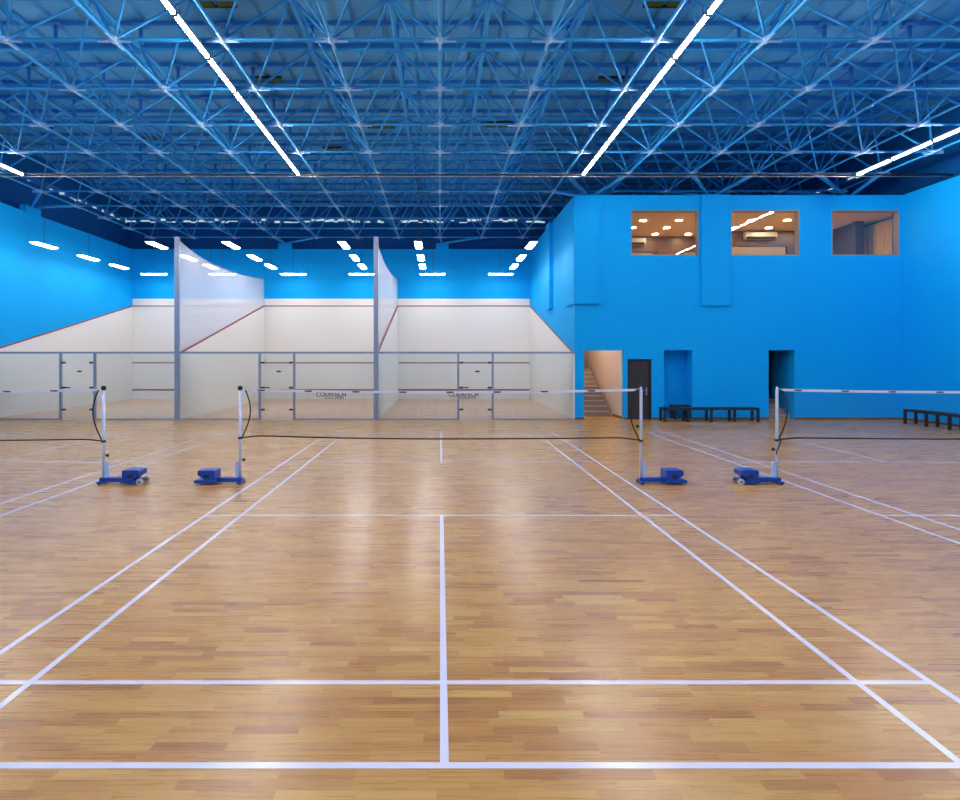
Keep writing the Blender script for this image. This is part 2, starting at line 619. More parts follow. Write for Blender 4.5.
# ---- dark door
d = struct(empty('door_1', (DOOR[0], YB, 0)), 'dark wooden door in black frame')
B('door_frame', M['frame'], d, (0, 0.06, 0.03, 0.16, 0, 1.99), (0.73, 0.79, 0.03, 0.16, 0, 1.99), (0.06, 0.73, 0.03, 0.16, 1.92, 1.99))
lf = B('door_leaf', M['doorwood'], d, (0.06, 0.73, 0.07, 0.12, 0.005, 1.92))
b = MB()
b.box(0.62, 0.66, 0.055, 0.07, 0.80, 1.05)
b.tube([(0.64, 0.055, 0.95), (0.64, 0.02, 0.95), (0.54, 0.02, 0.95)], 0.010, 8)
b.build('door_handle', M['silver'], lf)
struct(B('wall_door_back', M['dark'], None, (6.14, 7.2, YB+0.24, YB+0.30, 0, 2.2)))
# ---- niche
nb = MB()
nb.box(7.25, 7.35, YB+0.22, YB+0.60, 0, 2.38)
nb.box(8.29, 8.39, YB+0.22, YB+0.60, 0, 2.38)
nb.box(7.35, 8.29, YB+0.22, YB+0.60, 2.28, 2.38)
nb.box(7.25, 8.39, YB+0.60, YB+0.70, 0, 2.38)
struct(nb.build('wall_niche', M['blue']), 'blue recess in the block wall')
# ---- passage with steps
pb = MB()
pb.box(PASS[1], PASS[1]+0.1, YB+0.22, YB+1.36, 0, 2.9)
struct(pb.build('wall_passage', M['blue']), 'blue wall inside the right opening')
pd = MB()
pd.box(PASS[0]-0.1, PASS[0]-0.02, YB+0.22, 23.5, 0, 2.9)
pd.box(PASS[1], PASS[1]+0.1, YB+1.36, 23.5, 0, 2.9)
pd.box(PASS[0]-0.1, PASS[1]+0.1, 23.5, 23.6, 0, 2.9)
pd.box(PASS[0]-0.1, PASS[1]+0.1, YB+0.22, 23.6, 2.9, 3.0)
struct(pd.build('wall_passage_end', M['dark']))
stairs('staircase', PASS[0], PASS[1]-0.01, YB+0.25, 5, 'short stone steps inside the unlit opening right of the long bench', tread=0.30, rise=0.15)

# ---- baseboards
bb = MB()
for xa, xb in ((XK, 4.73), (6.04, 6.16), (6.95, 7.35), (8.29, 10.79), (11.64, XR)):
    bb.box(xa, xb, YB-0.015, YB, 0, 0.075)
struct(bb.build('baseboard_block', M['board']), 'brown wooden skirting')
struct(B('baseboard_right', M['board'], None, (XR-0.015, XR, YN, YB-0.015, 0, 0.075)))

# ---- pilasters and column heads
pl = MB()
pl.prism([(4.375, 19.60), (5.24, 19.60), (5.24, 19.70), (4.42, 19.70), (4.42, 20.9), (4.375, 20.9)], 3.80, 6.98, 'Z')
struct(pl.build('trim_2', M['blue']), 'blue boxed column wrapping the corner of the block')
struct(B('trim_3', M['blue'], None, (8.57, 9.48, 19.62, 19.70, 3.74, ZW)), 'blue boxed column between first and second upper windows')
struct(B('trim_4', M['blue'], None, (4.28, XK, 23.5, 24.35, 3.95, ZW)), 'blue boxed column on the squash side of the block')
for n_, q in enumerate(((XL-0.25, XL, 21.9, 22.7, ZW, 7.63), (-7.95, -7.3, YF, YF+0.25, ZW, 7.66), (-0.2, 0.42, YF, YF+0.25, ZW, 7.66))):
    struct(B('trim_%d' % (5+n_), M['blue'], None, q), 'blue column head on the wall top')

# ------------------------------------------------------------------ upper room behind the windows
RB = 24.6
rm = MB()
rm.box(4.64, 10.95, RB, RB+0.1, 4.6, 7.22)
rm.box(10.95, XR+0.3, 23.5, 23.6, 4.6, 7.22)
rm.box(10.95, 11.05, 23.6, RB, 4.6, 7.22)
struct(rm.build('wall_lounge', M['panelwood']), 'wood-panelled wall of the upper room')
struct(B('ceiling_lounge', M['ceil'], None, (4.64, XR+0.9, YB+0.22, RB, 7.0, 7.1)), 'warm lit ceiling of the upper room')
struct(B('wall_lounge_left', M['panelwood'], None, (4.64, 4.70, YB+0.22, RB, 4.6, 7.0)))
struct(B('floor_lounge', M['palewood'], None, (4.64, XR+0.9, YB+0.22, RB, 4.6, 4.64)))
rr = MB()
rr.box(XR+0.02, XR+0.20, 22.0, 23.5, 4.64, 7.0)
rr.box(XR-0.10, XR+0.20, 21.8, 22.0, 4.64, 7.0)
rr.box(XR+0.02, XR+0.9, YB+0.22, YB+0.5, 4.64, 7.0)
struct(rr.build('wall_lounge_right', M['darkwood']), 'dark wood end wall of the upper room')
struct(B('wall_lounge_outer', M['darkwood'], None, (XR+0.8, XR+0.9, YB+0.5, 23.5, 4.64, 7.0)))
cu = MB()
n = 38
pts = [(XR+0.62+0.035*math.sin(k*1.7), 20.25+k*(2.2/n)) for k in range(n+1)]
for k in range(n):
    (xa, ya), (xb, yb) = pts[k], pts[k+1]
    cu.prism([(xa, ya), (xb, yb), (xb+0.03, yb), (xa+0.03, ya)], 4.70, 6.90, 'Z')
tag(cu.build('curtain', M['blind']), 'tan pleated curtain behind the rightmost upper window', 'curtain')
# panels and dark bands seen through the windows
tb = MB()
tb.box(4.9, 8.95, RB-0.06, RB, 6.36, 6.44)
tb.box(9.9, 10.9, RB-0.06, RB, 6.38, 6.44)
tb.box(8.75, 8.95, RB-0.06, RB, 4.64, 6.36)
tb.box(9.9, 9.96, RB-0.06, RB, 4.64, 6.38)
tb.box(11.06, XR, 23.42, 23.5, 6.38, 6.50)
tb.box(13.55, 14.0, 23.42, 23.5, 4.64, 6.38)
struct(tb.build('trim_8', M['darkwood']), 'dark bands on the wood panelling of the upper room')
M['palepanel'] = mat('pale_panel', (0.26, 0.19, 0.14), 0.6)
tp = MB()
tp.box(7.2, 8.72, RB-0.03, RB, 4.64, 6.34)
tp.box(9.98, 10.9, RB-0.03, RB, 4.64, 6.36)
tp.box(11.06, 13.5, 23.45, 23.5, 4.64, 6.37)
struct(tp.build('trim_9', M['palepanel']), 'pale panels on the wall of the upper room')
# windows
for i, (xa, xb, za, zb) in enumerate(WIN):
    w_ = struct(empty('window_%d' % (i+1), ((xa+xb)/2, YB+0.05, za)), 'upper window with clear pane')
    hw, hh = (xb-xa)/2, zb-za
    f = 0.035
    B('window_frame', M['winframe'], w_, (-hw, -hw+f, -0.035, 0.175, 0, hh), (hw-f, hw, -0.035, 0.175, 0, hh), (-hw+f, hw-f, -0.035, 0.175, 0, f), (-hw+f, hw-f, -0.035, 0.175, hh-f, hh))
    B('pane', M['wglass'], w_, (-hw+f, hw-f, 0.0, 0.006, f, hh-f))
# downlights
rows = {21.6: 'nearest', 22.82: 'middle', 24.0: 'farthest'}
names = {(7.30, 21.6): 'leftmost downlight of the nearest row, seen through the left upper window',
         (8.60, 21.6): 'right downlight of the nearest row, seen through the left upper window',
         (7.32, 22.82): 'downlight of the middle row at the left edge of the left upper window',
         (8.62, 22.82): 'downlight of the middle row, centre of the left upper window',
         (8.62, 24.0): 'left downlight of the farthest row, seen through the left upper window',
         (9.92, 24.0): 'right downlight of the farthest row, seen through the left upper window',
         (11.2, 21.6): 'left downlight of the near row, seen through the middle upper window',
         (12.5, 21.6): 'right downlight of the near row, seen through the middle upper window',
         (11.2, 22.82): 'downlight of the far row at the left edge of the middle upper window',
         (13.85, 21.6): 'added near downlight, hidden between the middle and right upper windows',  # this and the next: added out of view to brighten the right end
         (13.85, 22.82): 'added far downlight, hidden between the middle and right upper windows',
         (12.5, 22.82): 'downlight of the far row above the air conditioner, middle upper window'}
proto = None
for (x, y), lb in names.items():
    if proto is None:
        t = proto = empty('downlight', label='x', cat='downlight', group='round downlights in the upper room ceiling')
        b = MB()
        b.tube([(0, 0, 0), (0, 0, -0.02), (0, 0, -0.025)], [0.135, 0.135, 0.12], 24)
        b.build('trim_ring', M['acwhite'], t)
        b = MB()
        b.tube([(0, 0, -0.025), (0, 0, -0.032)], [0.115, 0.105], 24)
        b.build('lens', M['down'], t)
    else:
        t = copy_tree(proto)
    t.location = (x, y, 7.0)
    t['label'] = lb
# air conditioners
def aircon(x, y, z, wd, label):
    t = empty('air_conditioner', (x, y, z), label=label, cat='air conditioner', group='wall air conditioners in the upper room')
    b = MB()
    b.prism([(0, 0), (-0.16, 0.02), (-0.21, 0.10), (-0.21, 0.25), (-0.18, 0.29), (0, 0.29)], -wd/2, wd/2, 'X')
    b.build('case', M['acwhite'], t)
    b = MB()
    b.prism([(-0.165, 0.015), (-0.216, 0.085), (-0.216, 0.10), (-0.150, 0.012)], -wd/2+0.05, wd/2-0.05, 'X')
    b.build('air_flap', M['fit'], t)
aircon(7.85, RB-0.01, 6.63, 1.02, 'white split air conditioner seen through the left upper window')
aircon(12.48, 23.49, 6.64, 1.22, 'white split air conditioner seen through the middle upper window')

# ------------------------------------------------------------------ squash court glass back walls
GH = 2.20
def glass_wall(xa, xb, dx0, dx1, label):
    t = empty('glass_back_wall', (xa, YB, 0), label=label, cat='glass wall', group='glass back walls of the squash courts')
    L_ = xb-xa
    a0, a1 = dx0-xa, dx1-xa
    B('glass_pane', M['glass'], t, (0.0, a0-0.03, 0.0, 0.012, 0.02, GH-0.03))
    B('glass_pane', M['glass'], t, (a1+0.03, L_, 0.0, 0.012, 0.02, GH-0.03))
    B('top_rail', M['alu'], t, (0, L_, -0.02, 0.035, GH-0.035, GH+0.03), bev=0.008)
    B('floor_channel', M['alu'], t, (0, a0-0.03, -0.015, 0.03, 0, 0.03), (a1+0.03, L_, -0.015, 0.03, 0, 0.03))
    for s_, a in ((-1, a0), (1, a1)):
        B('door_post', M['alu'], t, (a-0.035, a+0.035, -0.02, 0.05, 0, GH-0.03), bev=0.008)
    dr = B('door', M['glass'], t, (a0+0.045, a1-0.045, 0.0, 0.012, 0.02, GH-0.05))
    for z in (0.33, 1.05, 1.87):
        for a, s_ in ((a0+0.035, 1), (a1-0.035, -1)):
            x0_, x1_ = sorted((a, a+s_*(0.13)))
            B('hinge', M['fit'], dr, (x0_, x1_, -0.022, 0.034, z-0.03, z+0.03), bev=0.006)
    B('handle', M['fit'], dr, (a0+0.18, a0+0.34, -0.05, -0.012, 1.035, 1.07), (a0+0.19, a0+0.21, -0.012, 0.0, 1.04, 1.065), (a0+0.31, a0+0.33, -0.012, 0.0, 1.04, 1.065))
    b = MB()
    cx = (a0+a1)/2+0.06
    b.prism([(cx-0.09, 1.58), (cx-0.04, 1.61), (cx+0.05, 1.605), (cx+0.09, 1.58), (cx+0.05, 1.555), (cx-0.04, 1.555)], -0.003, 0.0, 'Y')
    b.build('door_sticker', M['fit'], dr)
    return t
glass_wall(XL, DIV[0]-0.08, -12.46, -11.34, 'glass back wall of the leftmost squash court, with glass door')
glass_wall(DIV[0]+0.08, DIV[1]-0.08, -5.92, -4.79, 'glass back wall of the middle squash court, between the two tall dividers')
glass_wall(DIV[1]+0.08, XK-0.0, 0.60, 1.73, 'glass back wall of the right squash court, ending at the blue block')
struct(B('trim_10', M['white'], None, (XK-0.05, XK, YB-0.01, YB+0.02, 0, 2.19)))

# dividers
def topz(y):
    # scalloped upper edge: high at both ends, sagging between
    u = (y-YB)/(YF-YB)
    base = 5.99-0.05*u
    return base-0.40*(math.sin(math.pi*min(1, u**0.75))**0.8 if 0 < u < 1 else 0)
def divider(xc, label):
    t = empty('squash_divider', (xc, YB, 0), label=label, cat='court divider', group='tall dividers between the squash courts')
    hw = 0.05
    L_ = YF-YB
    y0 = 0.06
    b = MB()
    b.prism([(y0, 0), (L_-0.06, 0), (L_-0.06, 4.56), (y0, 2.15)], -hw, hw, 'X')
    b.build('white_wall', M['white'], t)
    n = 24
    ys = [y0+(L_-0.06-y0)*k/n for k in range(n+1)]
    g = MB()
    g.prism([(ys[0], 2.19)]+[(ys[-1], 4.60)]+[(y, topz(YB+y)) for y in reversed(ys)], -0.008, 0.008, 'X')
    g.build('filmed_glass_panel', M['frost'], t)
    r = MB()
    r.prism([(y0, 2.145), (L_-0.06, 4.555), (L_-0.06, 4.60), (y0, 2.19)], -hw-0.008, hw+0.008, 'X')
    r.build('red_line', M['red'], t)
    B('end_post', M['alu'], t, (-0.075, 0.075, -0.04, 0.06, 0, 6.0), bev=0.012)
    c = MB()
    c.tube([(0, y, topz(YB+y)+0.012) for y in ys], 0.014, 6)
    c.build('edge_trim', M['alu'], t)
    return t
divider(DIV[0], 'tall white divider with grey post between the left and middle squash courts')
divider(DIV[1], 'tall white divider with grey post between the middle and right squash courts')

# ------------------------------------------------------------------ roof
rf = MB()
x = -XO-0.2
yy0, yy1 = YN-0.3, YO+0.3
# trapezoidal sheet: ribs run along the hall
while x < XO+0.2:
    rf.face([(x, yy0, ZR), (x, yy1, ZR), (x+0.56, yy1, ZR), (x+0.56, yy0, ZR)])
    rf.face([(x+0.56, yy0, ZR), (x+0.56, yy1, ZR), (x+0.60, yy1, ZR+0.06), (x+0.60, yy0, ZR+0.06)])
    rf.face([(x+0.60, yy0, ZR+0.06), (x+0.60, yy1, ZR+0.06), (x+0.66, yy1, ZR+0.06), (x+0.66, yy0, ZR+0.06)])
    rf.face([(x+0.66, yy0, ZR+0.06), (x+0.66, yy1, ZR+0.06), (x+0.70, yy1, ZR), (x+0.70, yy0, ZR)])
    x += 0.70
rf.box(-XO-0.2, XO+0.2, yy0, yy1, ZR+0.10, ZR+0.16)
roof = struct(rf.build('ceiling', M['sheet']), 'blue ribbed metal roof sheeting')
y = 12.2
pm = MB()
pm.prism([(0, 0), (0.06, 0), (0.06, 0.012), (0.012, 0.012), (0.012, 0.083), (0.06, 0.083), (0.06, 0.095), (0, 0.095)], -XO, XO, 'X')
pme = pm.mesh('purlin', M['purlin'])
for k in range(-2, 18):
    o = bpy.data.objects.new('purlin', pme)
    COL.objects.link(o)
    o.parent = roof
    o.location = (0, 12.05+1.0*k, ZR-0.095)

# olive roof vents
vents = [(-5.0, 13.25, 'left of centre at the top edge of the photo'), (5.0, 13.25, 'right of centre at the top edge of the photo'),
         (-4.9, 17.0, 'beside the left light row'), (4.9, 17.0, 'beside the right light row'),
         (-2.0, 20.3, 'left of the centre chord'), (2.0, 20.2, 'right of the centre chord'),
         (-3.95, 22.6, 'in the far left of centre'), (4.1, 22.9, 'in the far right of centre'), (-10.3, 21.4, 'out towards the left wall')]
vp = None
for x, y, lb in vents:
    if vp is None:
        t = vp = empty('roof_vent', cat='roof vent', group='small olive roof vents')
        for s_ in (-1, 1):
            B('vent_grille', M['olive'], t, (s_*0.23-0.19, s_*0.23+0.19, -0.16, 0.16, -0.05, 0))
        B('vent_frame', M['black'], t, (-0.46, 0.46, -0.20, -0.165, -0.06, 0), (-0.46, 0.46, 0.165, 0.20, -0.06, 0))
    else:
        t = copy_tree(vp)
    t.location = (x, y, ZR)
    t['label'] = 'small olive mesh roof vent '+lb

# ------------------------------------------------------------------ space frame
sf = empty('space_frame', (0, 0, ZB), label='blue tubular steel space frame truss carrying the whole roof', cat='roof truss')
BX = [2.0*i for i in range(-7, 8)]
BY = [11.05+2*j for j in range(-2, 10)]
TX = [-15+2*i for i in range(16)]
TXr = [x for x in TX if -14 < x < 14]
TY = [12.05+2*j for j in range(-2, 9)]
O = Vector((0, 0, ZB))
def proj(p):
    if p.y < 1:
        return None
    return (440+600*p.x/p.y, 358.2-600*(p.z-CAMZ)/p.y)
def score(a, b_):
    s_ = 0
    for t in (0.15, 0.5, 0.85):
        p = a.lerp(b_, t)
        q = proj(p)
        if q and -20 < q[0] < 980 and 0 < q[1] < 358:
            s_ += 1/p.y
    return s_
def member_mb(mb, a, b_, r):
    a, b_ = Vector(a), Vector(b_)
    dd = (b_-a).normalized()
    L_ = (b_-a).length
    mb.tube([a+dd*0.05, a+dd*0.20, b_-dd*0.20, b_-dd*0.05], [r*0.45, r, r, r*0.45], 8, caps=False)
def members(name, segs, r, material):
    segs = sorted(segs, key=lambda s_: -score(*s_))
    cache = {}
    for a, b_ in segs[:100]:
        key = tuple(round(v, 2) for v in (b_-a))
        if key not in cache:
            mb = MB()
            member_mb(mb, (0, 0, 0), b_-a, r)
            cache[key] = mb.mesh(name, material)
        o = bpy.data.objects.new(name, cache[key])
        COL.objects.link(o)
        o.parent = sf
        o.location = a-O
    if len(segs) > 100:
        mb = MB()
        for a, b_ in segs[100:]:
            member_mb(mb, a-O, b_-O, r)
        tag(mb.build(name, material, sf), kind='stuff')
V = Vector
members('bottom_chord', [(V((x, y, ZB)), V((x+2, y, ZB))) for x in BX[:-1] for y in BY] +
        [(V((x, y, ZB)), V((x, y+2, ZB))) for x in BX for y in BY[:-1]], 0.034, M['steel'])
members('top_chord', [(V((x, y, ZT)), V((x+2, y, ZT))) for x in TXr[:-1] for y in TY] +
        [(V((x, y, ZT)), V((x, y+2, ZT))) for x in TXr for y in TY[:-1]], 0.055, M['steel'])
members('diagonal_strut', [(V((x+dx, y+dy, ZB)), V((x, y, ZT))) for x in TXr for y in TY for dx in (-1, 1) for dy in (-1, 1)], 0.026, M['steel'])
# ball joints with gusset plates
jm = MB()
jm.ball((0, 0, 0), 0.075, 10, 6)
for dx, dy in ((1, 0), (0, 1)):
    jm.box(-0.30 if dx else -0.02, 0.30 if dx else 0.02, -0.30 if dy else -0.02, 0.30 if dy else 0.02, -0.045, 0.03)
def joints(name, pts, base, jm_):
    pts = sorted(pts, key=lambda p: -score(p, p))
    me = base.mesh(name, jm_)
    for p in pts[:100]:
        o = bpy.data.objects.new(name, me)
        COL.objects.link(o)
        o.parent = sf
        o.location = p-O
    if len(pts) > 100:
        mb = MB()
        for p in pts[100:]:
            n = len(mb.v)
            q = p-O
            mb.v += [(v[0]+q.x, v[1]+q.y, v[2]+q.z) for v in base.v]
            mb.f += [tuple(n+i for i in f) for f in base.f]
            mb.mi += base.mi
            mb.sm += base.sm
        tag(mb.build(name, jm_, sf), kind='stuff')
joints('joint', [V((x, y, ZB)) for x in BX for y in BY], jm, M['node'])
um = MB()
um.ball((0, 0, 0), 0.10, 10, 6)
um.tube([(0, 0, 0.05), (0, 0, ZR-ZT-0.11)], 0.045, 8)
um.box(-0.14, 0.14, -0.14, 0.14, ZR-ZT-0.125, ZR-ZT-0.095)
joints('upper_joint', [V((x, y, ZT)) for x in TXr for y in TY], um, M['purlin'])
# raking struts down to the wall tops
b = MB()
def rake(c, nodes):
    for q in nodes:
        mb = MB()
        mb.tube([V(c)-O, V(q)-O], [0.05, 0.07], 10)
        mb.build('raking_strut', M['steel'], sf)
rake((5.0, 20.0, 7.36), [(4, 19.05, ZB), (6, 19.05, ZB), (4, 21.05, ZB), (6, 21.05, ZB)])
rake((9.0, 20.0, 7.36), [(8, 19.05, ZB), (10, 19.05, ZB), (8, 21.05, ZB), (10, 21.05, ZB)])
rake((13.6, 20.0, 7.36), [(12, 19.05, ZB), (14, 19.05, ZB), (12, 21.05, ZB), (14, 21.05, ZB)])
rake((-7.6, YF+0.05, 7.66), [(-8, 29.05, ZB), (-6, 29.05, ZB)])
rake((0.1, YF+0.05, 7.66), [(0, 29.05, ZB), (2, 29.05, ZB)])
rake((XL-0.1, 22.3, 7.63), [(-14, 21.05, ZB), (-14, 23.05, ZB)])

# conduit across the hall at the far ends of the light rows
c = MB()
c.tube([(-XO, 18.40, 7.66), (0, 18.40, 7.64), (XO, 18.40, 7.66)], 0.022, 6)
cd = tag(c.build('conduit', M['black']), 'thin black conduit crossing the hall at the ends of the light rows', 'conduit')
c = MB()
c.tube([(-XO, 18.44, 7.60), (XO, 18.44, 7.60)], 0.010, 6)
c.build('cable', M['acwhite'], cd)
cc = MB()
for x in (-12, -8, -6, -2, 2, 6, 8, 12):
    cc.tube([(x, 18.40, 7.66), (x, 18.9, ZB)], 0.008, 5)
cc.build('hanger', M['black'], cd)

# ------------------------------------------------------------------ linear lights over the badminton courts
ords = ['first', 'second', 'third', 'fourth', 'fifth', 'sixth', 'seventh', 'eighth', 'ninth', 'tenth', 'eleventh', 'twelfth', 'thirteenth', 'fourteenth', 'fifteenth', 'sixteenth', 'seventeenth']
rowsx = [(-12.75, 'far left light row'), (-4.33, 'left of centre light row'), (4.38, 'right of centre light row'), (12.75, 'far right light row')]
LZ = 7.62
proto = None
for rx, rn in rowsx:
    for k in range(16):
        if proto is None:
            t = proto = empty('linear_light', cat='ceiling light', group='linear tube lights over the badminton courts')
            B('housing', M['housing'], t, (-0.04, 0.04, -0.68, 0.68, 0.022, 0.075))
            b = MB()
            b.prism([(-0.033, 0.025), (-0.022, -0.022), (0.022, -0.022), (0.033, 0.025)], -0.67, 0.67, 'Y')
            b.build('diffuser', M['tube'], t)
            B('end_cap', M['housing'], t, (-0.038, 0.038, -0.69, -0.67, -0.026, 0.078))
            B('end_cap', M['housing'], t, (-0.038, 0.038, 0.67, 0.69, -0.026, 0.078))
            B('joiner', M['housing'], t, (-0.02, 0.02, 0.69, 0.74, 0.03, 0.06))
            b = MB()
            for yy in (-0.5, 0.5):
                b.tube([(0, yy, 0.075), (0, yy, 0.25)], 0.006, 5)
            b.build('hanger', M['black'], t)
        else:
            t = copy_tree(proto)
        t.location = (rx, 18.35-0.71-k*1.43, LZ)
        t['label'] = '%s lit tube from the far end of the %s' % (ords[k], rn)

# panel lights over the squash courts
def panel_light():
    t = empty('panel_light', cat='ceiling light', group='hanging panel lights over the squash courts')
    B('housing', M['housing'], t, (-0.125, 0.125, -0.585, 0.585, 0.0, 0.03))
    b = MB()
    # inverted tray: lit underside with splayed edges
    zt, zb = 0.0, -0.045
    T = [(-0.122, -0.58), (0.122, -0.58), (0.122, 0.58), (-0.122, 0.58)]
    Bq = [(-0.075, -0.53), (0.075, -0.53), (0.075, 0.53), (-0.075, 0.53)]
    b.face([(x, y, zb) for x, y in reversed(Bq)])
    for i in range(4):
        j = (i+1) % 4
        b.face([(*T[j], zt), (*T[i], zt), (*Bq[i], zb), (*Bq[j], zb)])
    b.build('diffuser', M['panel'], t)
    b = MB()
    for yy in (0.0,):
        b.tube([(0, yy, 0.03), (0, yy, ZR-5.972)], 0.007, 5)
    b.build('suspension_cable', M['black'], t)
    return t
proto = None
PZ = 5.97
for ci, (cx, cn) in enumerate(((-11.85, 'left'), (-5.32, 'middle'), (1.22, 'right'))):
    for sx, sn in ((-1, 'left'), (1, 'right')):
        for yy, yn in ((20.95, 'nearest'), (23.6, 'second'), (25.85, 'third')):
            if proto is None:
                t = proto = panel_light()
            else:
                t = copy_tree(proto)
            t.location = (cx+sx*1.97, yy, PZ)
            t['label'] = '%s lengthwise panel light in the %s line over the %s squash court' % (yn, sn, cn)
        t = copy_tree(proto)
        t.location = (cx+sx*1.60+0.03, 28.15, PZ)
        t.rotation_euler.z = math.pi/2
        t['label'] = '%s crosswise panel light near the front wall of the %s squash court' % (sn, cn)

# ------------------------------------------------------------------ badminton net posts
def net_post(x, side, label, pointed=False, wheels=True, knob_z=0.42, knob_side=1, ring=0.735):
    """side = +1: weight box to the right (+x) of the post"""
    t = empty('net_post', (x, NETY, 0), label=label, cat='net post', group='white net posts on blue weighted bases')
    s_ = side
    def bx(name, m, x0, x1, y0, y1, z0, z1, par=t, bev=0.0):
        xa, xb = sorted((s_*x0, s_*x1))
        return B(name, m, par, (xa, xb, y0, y1, z0, z1), bev=bev)
    b = MB()
    if pointed:
        b.tube([(0, 0, 0.09), (0, 0, 1.50), (0, 0, 1.535), (0, 0, 1.56)], [0.023, 0.023, 0.017, 0.006], 16)
    else:
        b.tube([(0, 0, 0.09), (0, 0, 1.52)], [0.023, 0.023], 16)
    p = b.build('post', M['post'], t)
    if not pointed:
        b = MB()
        b.tube([(0, -0.02, 1.535), (0, 0.02, 1.535)], 0.036, 16)
        b.tube([(0, 0, 1.50), (0, 0, 1.53)], 0.030, 12)
        b.build('pulley_cap', M['black'], t)
    else:
        b = MB()
        b.tube([(-s_*0.01, 0, 1.535), (-s_*0.03, 0, 1.552), (-s_*0.06, 0, 1.54)], 0.008, 8)
        b.build('net_hook', M['fit'], t)
    # base beam, feet
    bx('base_beam', M['cart'], -0.04, 0.45, -0.055, 0.055, 0.03, 0.095, bev=0.008)
    bx('cross_foot', M['cart'], -0.045, 0.02, -0.13, 0.13, 0.015, 0.05, bev=0.006)
    b = MB()
    for yy in (-0.11, 0.11):
        b.tube([(-s_*0.02, yy, 0.0), (-s_*0.02, yy, 0.016)], 0.02, 12)
    b.build('rubber_foot', M['black'], t)
    # gusset fin
    b = MB()
    b.prism([(s_*0.02, 0.095), (s_*0.085, 0.095), (s_*0.075, 0.33), (s_*0.055, 0.35), (s_*0.02, 0.35)], -0.022, 0.022, 'Y')
    b.build('gusset', M['gusset'], t)
    # sleeve ring
    b = MB()
    b.tube([(0, 0, ring-0.02), (0, 0, ring+0.015)], 0.034, 14)
    b.build('clamp_ring', M['black'], t)
    b = MB()
    b.tube([(knob_side*0.026, 0, knob_z), (knob_side*0.05, 0, knob_z)], 0.008, 8)
    b.ball((knob_side*0.06, 0, knob_z), 0.026, 10, 6)
    b.build('knob', M['black'], t)
    # lower plate under the weights
    bx('weight_tray', M['cart'], 0.34, 0.69 if not wheels else 0.58, -0.14, 0.14, 0.025, 0.075, bev=0.01)
    # weight box with undercut outer end
    b = MB()
    b.prism([(s_*0.36, 0.078), (s_*0.52, 0.078), (s_*0.585, 0.125), (s_*0.635, 0.15), (s_*0.635, 0.215), (s_*0.62, 0.23), (s_*0.37, 0.23), (s_*0.36, 0.22)], -0.13, 0.13, 'Y')
    wbx = b.build('weight_box', M['cart'], t)
    b = MB()
    b.box(*sorted((s_*0.45, s_*0.54)), -0.136, -0.130, 0.115, 0.160)
    b.build('grip_hole', M['black'], wbx)
    if wheels:
        for yy in (-0.13, 0.10):
            b = MB()
            b.tube([(s_*0.645, yy-0.018, 0.05), (s_*0.645, yy+0.018, 0.05)], 0.048, 20)
            wl = b.build('wheel', M['wheel'], t)
            b = MB()
            b.tube([(s_*0.645, yy-0.024, 0.05), (s_*0.645, yy+0.024, 0.05)], 0.018, 12)
            b.build('hub', M['black'], wl)
        b = MB()
        b.tube([(s_*0.645, -0.16, 0.05), (s_*0.645, 0.14, 0.05)], 0.010, 8)
        b.tube([(s_*0.60, -0.08, 0.05), (s_*0.645, -0.08, 0.05)], 0.010, 8)
        b.tube([(s_*0.60, 0.06, 0.05), (s_*0.645, 0.06, 0.05)], 0.010, 8)
        b.build('axle', M['fit'], t)
    return t
net_post(-5.42, 1, 'black-capped white net post of the left court, blue weights to its right', knob_z=0.45, ring=0.68)
net_post(-3.22, -1, 'black-capped white net post at the left end of the middle net', knob_z=0.38, wheels=False)
net_post(3.24, 1, 'pointed white net post at the right end of the middle net', pointed=True, knob_z=0.92, knob_side=-1, wheels=False, ring=0.69)
net_post(5.43, -1, 'white net post at the left end of the right net, blue weights to its left', pointed=True, knob_z=0.55, knob_side=-1, ring=0.70)
net_post(-11.88, -1, 'black-capped white net post at the far left end of the left net', ring=0.68)
net_post(11.89, 1, 'pointed white net post at the far right end of the right net', pointed=True, ring=0.70)

